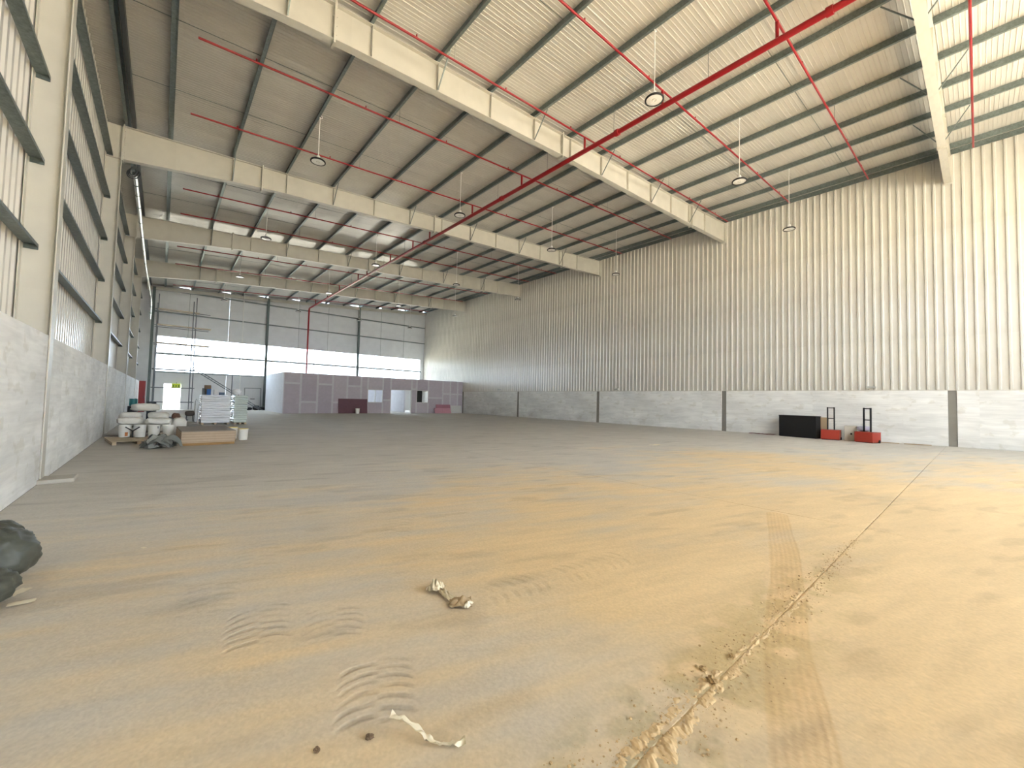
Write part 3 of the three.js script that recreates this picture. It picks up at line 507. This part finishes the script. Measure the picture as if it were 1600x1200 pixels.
  const bx = (label, w, h, d, x, z, col, y = 1.53) => { const t = thing('small_carton', label, 'box', [x, y, z], rr(-0.3, 0.3)); mesh('body', rbox(w, h, d, 0.01, 0, h / 2, 0), M({ color: col, roughness: 0.7 }), t); mesh('flap', box(w * 0.96, 0.006, d * 0.4, 0, h + 0.003, d * 0.2), M({ color: col, roughness: 0.8 }), t); };
  bx('small blue tub on the white wrapped load', 0.18, 0.3, 0.2, 1.83, -26.1, 0x2f5f9e); bx('brown carton behind the blue tub on the wrapped load', 0.28, 0.5, 0.2, 1.8, -26.45, 0x7c6650);
  bx('grey can at the left edge of the white wrapped load', 0.12, 0.34, 0.14, 1.62, -26.2, 0x6d7173); bx('white can with a dark mark beside the blue tub', 0.16, 0.28, 0.16, 2.12, -26.15, 0xdcdcdc); bx('low blue-grey tin on the white wrapped load', 0.22, 0.14, 0.18, 2.38, -26.1, 0x5c7188);
  // low white block, cartons, bags and drums behind the sacks
  const wb = thing('panel_stack', 'low white block of stacked foam panels behind the sacks', 'panel stack', [0.62, 0, -28.2]); for (let i = 0; i < 5; i++) mesh('panel', rbox(1.5, 0.135, 0.9, 0.01, rr(-0.01, 0.01), 0.07 + i * 0.138, 0), whitePlain, wb);
  [[0.12, -21.9, 'tilted white carton with a dark lid, next to the white sacks'], [0.56, -21.7, 'tilted white carton with a dark lid, next to the brown sack']].forEach(([x, z, l], i) => { const t = thing('tile_carton', l, 'box', [x, 0.17 - i * 0.03, z], 0.5); t.rotation.z = -0.45; mesh('body', rbox(0.2, 0.38, 0.3, 0.01, 0, 0.2, 0), whitePlain, t); mesh('lid', rbox(0.22, 0.07, 0.32, 0.01, 0, 0.41, 0), M({ color: 0x4f5356, roughness: 0.6 }), t); });
  const st = thing('rubble_bag', 'grey rubble bags piled behind the board stack', 'bag pile', [0.62, 0, -22.6]); for (const [x, y, z, w, h] of [[-0.3, 0, 0, 0.8, 0.3], [0.3, 0, -0.4, 0.8, 0.34], [0.45, 0, 0.3, 0.7, 0.26]]) mesh('bag', T(lump(w, h, 0.6, 0.12, x * 9 + 4, 3, 0.6), x, y, z), M({ color: 0x8f8c86, roughness: 0.9 }), st);
  const b1 = tag(mesh('brown_sack', lump(0.3, 0.36, 0.3, 0.15, 41, 3, 0.7), M({ color: 0x6e5347, roughness: 0.9 })), 'round brown sack on the pile of grey bags', 'sack'); b1.position.set(0.52, 0.34, -23.4);
  const b2 = thing('workman_stool', 'dark brown upholstered stool standing between the bags and the wrapped load', 'stool', [1.02, 0, -24]); mesh('seat', T(lump(0.36, 0.24, 0.34, 0.12, 44, 3, 0.6), 0, 0.54, 0), M({ color: 0x463f3b, roughness: 0.8 }), b2); for (const [x, z] of [[-1, -1], [1, -1], [-1, 1], [1, 1]]) mesh('leg', bar([x * 0.16, 0, z * 0.15], [x * 0.11, 0.58, z * 0.1], 0.016), steelDark, b2);
  const drum = (label, x, y, z, r, h, col) => { const t = thing('drum', label, 'drum', [x, y, z]); mesh('body', new THREE.LatheGeometry([[0, 0], [r, 0], [r, h * 0.3], [r * 1.04, h * 0.33], [r, h * 0.36], [r, h * 0.63], [r * 1.04, h * 0.66], [r, h * 0.69], [r, h], [r * 0.9, h], [r * 0.9, h - 0.02], [0, h - 0.02]].map(([a, b]) => new THREE.Vector2(a, b)), 24), M({ color: col, roughness: 0.5 }), t); mesh('bung', T(new THREE.CylinderGeometry(0.03, 0.03, 0.03, 10), r * 0.5, h - 0.005, 0), black, t); };
  drum('black drum carrying a teal pail by the left wall', -0.93, 0, -24, 0.17, 0.98, 0x24272b); drum('teal pail on top of the black drum', -0.92, 0.99, -24, 0.135, 0.31, 0x1f6c6c); drum('dark slate drum standing alone behind the sacks', -0.41, 0, -30, 0.2, 1.08, 0x3a4048);
  const red = thing('hose_cabinet', 'tall red hose cabinet standing by the far left wall', 'cabinet', [-1.22, 0, -44]); mesh('body', rbox(0.4, 2.5, 0.5, 0.02, 0, 1.25, 0), M({ color: 0x8e2226, roughness: 0.5 }), red); mesh('door', rbox(0.34, 2.3, 0.02, 0.008, 0, 1.27, 0.26), M({ color: 0x9a262a, roughness: 0.45 }), red); mesh('handle', rbox(0.03, 0.2, 0.03, 0.01, 0.12, 1.2, 0.285), steelDark, red);
}
// ---------- scaffold tower, ladder, poles at the back ----------
{
  const steel = M({ color: 0x6b7076, roughness: 0.5, metalness: 0.4 }), t = thing('scaffold_tower', 'tall tube scaffold tower with plank decks before the far wall', 'scaffold', [0, 0, 0]);
  for (const [x, z, h] of [[-0.55, -46.6, 10.2], [2.05, -46.6, 10.3], [-0.6, -45.4, 9.2], [1.8, -45.4, 9.7]]) { mesh('standard', bar([x, 0, z], [x, h, z], 0.036), steel, t); mesh('foot_plate', box(0.16, 0.02, 0.16, x, 0.01, z), steel, t); }
  for (const y of [0.78, 2.02, 3.6, 5.75, 7.3, 8.65]) { for (const z of [-46.6, -45.4]) mesh('ledger', bar([-0.75, y, z], [y > 5 ? 3.0 : 2.15, y, z], 0.03), steel, t); mesh('transom', bar([2.0, y + 0.05, -46.8], [1.85, y + 0.05, -45.2], 0.026), steel, t); mesh('transom', bar([-0.55, y + 0.05, -46.8], [-0.6, y + 0.05, -45.2], 0.026), steel, t); }
  for (const y of [5.85, 7.4, 8.75]) for (let i = 0; i < 3; i++) mesh('plank', box(y > 8 ? 2.9 : 3.75, 0.045, 0.22, y > 8 ? 0.8 : 1.25, y + 0.03, -46.4 + i * 0.3), wood, t);
  const l = thing('long_ladder', 'long metal ladder leaning across the far wall beside the scaffold', 'ladder', [0, 0, 0]);
  const A = [1.85, 3.95], B = [7.5, 0.05]; for (const z of [-47.4, -47.05]) mesh('rail', beam([A[0] + (z > -47.2 ? 0.25 : 0), A[1], z], [B[0] + (z > -47.2 ? 0.25 : 0), B[1], z], 0.05, 0.07), steel, l);
  for (let i = 1; i < 22; i++) { const q = i / 22, x = A[0] + (B[0] - A[0]) * q, y = A[1] + (B[1] - A[1]) * q; mesh('rung', bar([x, y, -47.4], [x + 0.25, y, -47.05], 0.016, 6), steel, l); }
  const pole = tag(mesh('wall_conduit', bar([5.8, 0, -48], [5.8, yR(5.8) - 0.02, -48], 0.035, 10), whitePlain), 'thin white conduit pipe rising from floor to roof before the far wall', 'pipe');
  const prop = thing('steel_prop', 'short steel prop standing left of the white conduit', 'prop', [5.15, 0, -48]); mesh('tube', bar([0, 0, 0], [0, 3.4, 0], 0.04), steel, prop); mesh('inner_tube', bar([0, 3.3, 0], [0, 3.75, 0], 0.03), steel, prop); mesh('base', box(0.18, 0.015, 0.18, 0, 0.008, 0), steel, prop);
  const bun = thing('tool_heap', 'dark low heap of hoses and tools before the closed far door', 'tool heap', [7.4, 0, -48.8]); for (const [x, w, h, s] of [[-0.7, 0.7, 0.3, 1], [0, 0.6, 0.5, 2], [0.7, 0.9, 0.38, 3]]) mesh('bundle', T(lump(w, h, 0.5, 0.25, s * 7, 3, 0.7), x, 0, 0), M({ color: 0x2b2e33, roughness: 0.7 }), bun);
  const sign = thing('exit_sign', 'yellow-green sign panel with dark marks at the top of the open far doorway', 'sign', [0.98, 2.24, ZB + 0.12]); mesh('panel', rbox(0.68, 0.44, 0.04, 0.01), M({ color: 0xc7d63a, roughness: 0.5 }), sign); for (let i = 0; i < 3; i++) mesh('mark', box(0.11, 0.2, 0.006, -0.2 + i * 0.2, 0, 0.023), M({ color: 0x6f8f2a, roughness: 0.6 }), sign); mesh('bracket', box(0.04, 0.14, 0.1, 0, 0.28, -0.05), galv, sign);
}
// ---------- equipment by the right wall ----------
{
  const bb = thing('black_cabinet', 'large matt black cabinet standing askew against the right wall', 'cabinet', [26.1, 0, -6.42], -0.25);
  mesh('body', rbox(0.45, 1.14, 1.85, 0.012, 0.05, 0.58, 0), M({ color: 0x08080a, roughness: 0.8 }), bb); mesh('plinth', box(0.4, 0.02, 1.8, 0.05, 0.01, 0), black, bb); mesh('top', rbox(0.49, 0.03, 1.89, 0.008, 0.05, 1.155, 0), M({ color: 0x101113, roughness: 0.7 }), bb);
  const redM = M({ color: 0xa33322, roughness: 0.5 });
  const machine = (label, x, z, ry) => {
    const t = thing('red_lift_truck', label, 'machine', [x, 0, z], ry);
    mesh('body', rbox(0.72, 0.46, 0.74, 0.02, 0, 0.26, 0), redM, t); mesh('top_plate', rbox(0.7, 0.02, 0.78, 0.008, 0, 0.5, 0), M({ color: 0x8c2a1d, roughness: 0.5 }), t); mesh('skid', box(0.6, 0.03, 0.7, 0, 0.015, 0), black, t);
    for (const s of [-1, 1]) mesh('mast_post', box(0.07, 1.18, 0.055, 0, 1.07, s * 0.135), black, t);
    for (const y of [1.08, 1.62]) mesh('cross_bar', box(0.05, 0.045, 0.27, 0, y, 0), black, t);
    for (const s of [-1, 1]) mesh('wheel', place(new THREE.CylinderGeometry(0.07, 0.07, 0.06, 16), 0.2, 0.07, s * 0.37, 0, Math.PI / 2), black, t);
  };
  machine('red machine base with black mast beside the black cabinet', 26.0, -5.0, 0.06); machine('red machine base with black mast beside the beige box', 25.75, -3.55, -0.3);
  const bag = tag(mesh('plastic_bag', lump(0.4, 0.26, 0.55, 0.25, 52, 3, 0.8), M({ color: 0xc9c8dc, roughness: 0.35 })), 'crumpled lilac plastic bag on the red machine by the beige box', 'bag'); bag.position.set(26.0, 0.512, -3.72);
  const bg = thing('beige_box', 'beige carton with a black mark between the two red machines', 'box', [26.3, 0, -4.25], 0.1); mesh('body', rbox(0.5, 0.74, 0.5, 0.01, 0, 0.37, 0), M({ color: 0xc6c1b2, roughness: 0.8 }), bg); mesh('mark', box(0.01, 0.09, 0.07, -0.252, 0.35, 0.02), black, bg); mesh('flap', box(0.48, 0.006, 0.22, 0, 0.745, 0.12), M({ color: 0xc6c1b2, roughness: 0.85 }), bg);
  const brd = tag(mesh('leaning_board', box(0.03, 1.1, 0.5), M({ color: 0xb39c7c, roughness: 0.85 })), 'narrow tan board standing behind the black cabinet', 'board'); brd.position.set(26.75, 0.555, -5.5); brd.rotation.z = -0.12;
  [['short grey plank lying by the wall beside the red machine', 26.3, -2.95, 0.2], ['short tan plank lying by the wall beside the red machine', 26.5, -1.9, 0.3]].forEach(([l, x, z, a], i) => { const m = tag(mesh('plank', box(0.12, 0.04, 0.9), wood), l, 'plank'); m.position.set(x, 0.025, z); m.rotation.y = a; });
  const rs = tag(mesh('red_sheet', slabSheet(12, 6, (u, v) => [(v - 0.5) * 0.5, 0.012 + 0.05 * fbm(u * 5, v * 4, 3), (u - 0.5) * 1.3], 0.008), M({ color: 0x5c1418, roughness: 0.7 })), 'dark red crumpled sheet on the floor by the black cabinet', 'sheet'); rs.position.set(26.5, 0, -8.3);
  [[26.85, 2.68, -3.5, 'small grey wall light at the foot of the ribbed wall above the red machines'], [26.85, 2.7, -18.5, 'small grey wall light at the foot of the ribbed wall midway along the hall'], [26.85, 2.75, -33.0, 'small grey wall light at the foot of the ribbed wall nearest the plasterboard rooms']].forEach(([x, y, z, l]) => { const t = thing('wall_light', l, 'light', [x, y, z]); mesh('arm', box(0.3, 0.04, 0.04, 0.05, 0, 0), galvDark, t); mesh('head', rbox(0.14, 0.1, 0.36, 0.02, -0.12, 0.01, 0), M({ color: 0xa9aba4, roughness: 0.5 }), t); });
}
// ---------- litter on the near floor ----------
{
  const bagM = M({ color: 0x4b4e46, roughness: 0.5, map: rep(mottle, 3, 3) });
  [[-1.02, -5.35, 0.5, 0.43, 0.55, 61, 'dark grey rubbish bag, tallest of the heap by the left wall'], [-0.98, -4.78, 0.42, 0.27, 0.44, 67, 'dark grey rubbish bag slumped with a white scrap beside it'], [-1.14, -6.05, 0.3, 0.34, 0.42, 71, 'dark grey rubbish bag behind the tallest one of the heap']].forEach(([x, z, w, h, d, s, l]) => { const t = thing('rubbish_bag', l, 'bag', [x, 0, z], s); mesh('bag', lump(w, h, d, 0.13, s, 2.6, 0.8, 48), bagM, t); });
  const scrapM = M({ color: 0xdcd2b8, roughness: 0.7 });
  [[-0.72, -4.7, 'white paper scrap at the foot of the slumped rubbish bag'], [-0.78, -4.95, 'white paper scrap lying off the rubbish bags'], [-0.07, -5.62, 'tiny white chip lying alone on the sandy floor'], [14.6, -8.25, 'white crumpled plastic scrap lying in the middle of the hall floor']].forEach(([x, z, l], i) => { const big = i === 3 ? 4 : i === 2 ? 0.4 : 1; const m = tag(mesh('litter_scrap', slabSheet(6, 4, (u, v) => [(u - 0.5) * 0.14 * big, 0.012 * big * fbm(u * 4 + i * 7, v * 4, 2) + 0.004, (v - 0.5) * 0.07 * big], 0.002), scrapM), l, 'scrap'); m.position.set(x, 0.002, z); m.rotation.y = i; });
  // crumpled paper: two wads joined by a twisted neck
  const paper = [0xcfc2a6, 0x9d8868, 0xe4dcc6].map((c) => M({ color: c, roughness: 0.8 }));
  const t = thing('crumpled_paper', 'crumpled tan paper bag twisted in the middle on the sandy floor', 'paper', [1.82, 0, -2.83]);
  const crumple = (w, d, h, s) => slabSheet(16, 12, (u, v) => [(u - 0.5) * w + 0.012 * (vn(u * 9 + s, v * 9) - 0.5), 0.004 + h * (0.25 + 0.75 * Math.sin(Math.PI * u) * Math.sin(Math.PI * v)) * (0.25 + 1.1 * Math.abs(vn(u * 5 + s, v * 5) * 2 - 1) + 0.5 * vn(u * 13, v * 13 + s)), (v - 0.5) * d], 0.003);
  mesh('wad', place(crumple(0.13, 0.12, 0.085, 3), -0.015, 0, -0.17, 0.5), paper[0], t); mesh('wad', place(crumple(0.17, 0.14, 0.05, 11), 0.02, 0, 0.15, -0.6), paper[1], t);
  mesh('neck', place(crumple(0.06, 0.2, 0.04, 17), 0, 0, -0.02, -0.1), paper[0], t); mesh('torn_edge', place(crumple(0.1, 0.045, 0.03, 23), 0.045, 0.004, 0.215, 0.5), paper[2], t);
  // torn cream strip, one end propped up
  const c = new THREE.CatmullRomCurve3([[0, 0.07, 0], [0.045, 0.055, 0.06], [0.09, 0.03, 0.13], [0.12, 0.01, 0.2], [0.18, 0.006, 0.26], [0.24, 0.012, 0.29]].map((p) => new THREE.Vector3(...p)));
  const sg = slabSheet(28, 4, (u, v) => { const q = c.getPoint(u), d = c.getTangent(u), n = new THREE.Vector3(-d.z, 0, d.x).normalize(), w = 0.03 * (1 - 0.5 * Math.sin(u * 3.1)) + 0.012 * vn(u * 14, 3) + (u > 0.93 ? 0.01 : 0); return [q.x + n.x * (v - 0.5) * w, Math.max(0.003, q.y + 0.022 * Math.abs(vn(u * 11, v * 4) * 2 - 1) - 0.004), q.z + n.z * (v - 0.5) * w]; }, 0.002);
  const s = tag(mesh('torn_strip', sg, scrapM), 'torn cream packing strip lying bent on the sandy floor beside tread prints', 'strip'); s.position.set(0.9, 0.002, -1.88);
  // mud pressed out along the slab joint
  const mudM = M({ color: 0xd0b68c, roughness: 1, map: rep(mottle, 3, 3) });
  const ridge = grid(1500, 26, (u, v) => { const x = 0.9 + 6.2 * u, w = (v - 0.5) * 2, e = ss(0.02, 0.75, 0.6 * (1 - w * w) + 0.95 * (fbm(x * 17, w * 2.4 + 9, 3) - 0.55)) * ss(1, 0.85, Math.abs(w)), cr = ss(0.42, 0.7, fbm(x * 22, w * 3.5 + 4, 3)), fade = ss(6.5, 1.5, x); return [x, -0.006 + e * (0.005 + (0.007 * cr * vn(x * 9, 5) + 0.006 * vn(x * 70, w * 14) + 0.006 * vn(x * 140, w * 30)) * (0.35 + 0.65 * fade)) - 0.012 * e * Math.exp(-Math.pow((w + 0.1) / 0.1, 2)), -1.02 + w * (0.06 + 0.09 * ss(3.2, 1.3, x)) + 0.012 * (vn(x * 1.5, 2) - 0.5)]; });
  const rm = mesh('mud_ridge', ridge, mudM); rm.userData.kind = 'stuff'; tag(rm, 'ridge of dried mud pressed up along the floor joint', 'mud');
  const cg = new THREE.IcosahedronGeometry(1, 2); { const p = cg.attributes.position; for (let i = 0; i < p.count; i++) { const k = 0.75 + 0.5 * hash(Math.round(p.getX(i) * 50), Math.round(p.getY(i) * 50 + p.getZ(i) * 31)); p.setXYZ(i, p.getX(i) * k, p.getY(i) * k * 0.7, p.getZ(i) * k); } cg.computeVertexNormals(); }
  const N = 2600, im = new THREE.InstancedMesh(cg, mudM, N), mt = new THREE.Matrix4(); im.name = 'mud_crumbs'; im.userData = { label: 'loose crumbs of dried mud scattered along the floor joint', category: 'mud', kind: 'stuff' }; im.castShadow = im.receiveShadow = true;
  for (let i = 0; i < N; i++) { const q = rnd(), x = 1.0 + 5.5 * q * q, w = (rnd() + rnd() + rnd() - 1.5) * (0.32 - 0.04 * x), r = 0.0015 + 0.0065 * Math.pow(rnd(), 5); mt.makeRotationY(rnd() * 6); mt.scale(new THREE.Vector3(r, r, r)); mt.setPosition(x, r * 0.4, -1.02 + w); im.setMatrixAt(i, mt); im.setColorAt(i, new THREE.Color().setHSL(0.09, 0.12, 0.72 + 0.24 * rnd())); }
  scene.add(im);
  [[2.48, -1.04, 0.024, 'dark clod of mud on the floor joint, largest'], [2.55, -1.12, 0.018, 'dark clod of mud at the edge of the floor joint'], [2.82, -1.06, 0.016, 'dark clod of mud further along the floor joint'], [0.6, -1.98, 0.013, 'small dark pebble near the tread prints'], [0.81, -1.9, 0.015, 'small dark pebble beside the torn cream strip']].forEach(([x, z, r, l], i) => { const g = cg.clone().scale(r, r, r * 1.3); const m = tag(mesh('mud_clod', g, M({ color: i < 3 ? 0x9a8058 : 0x6d5a46, roughness: 1 })), l, 'clod'); m.position.set(x, r * 0.5, z); m.rotation.y = i; });
}
renderer.render(scene, camera);
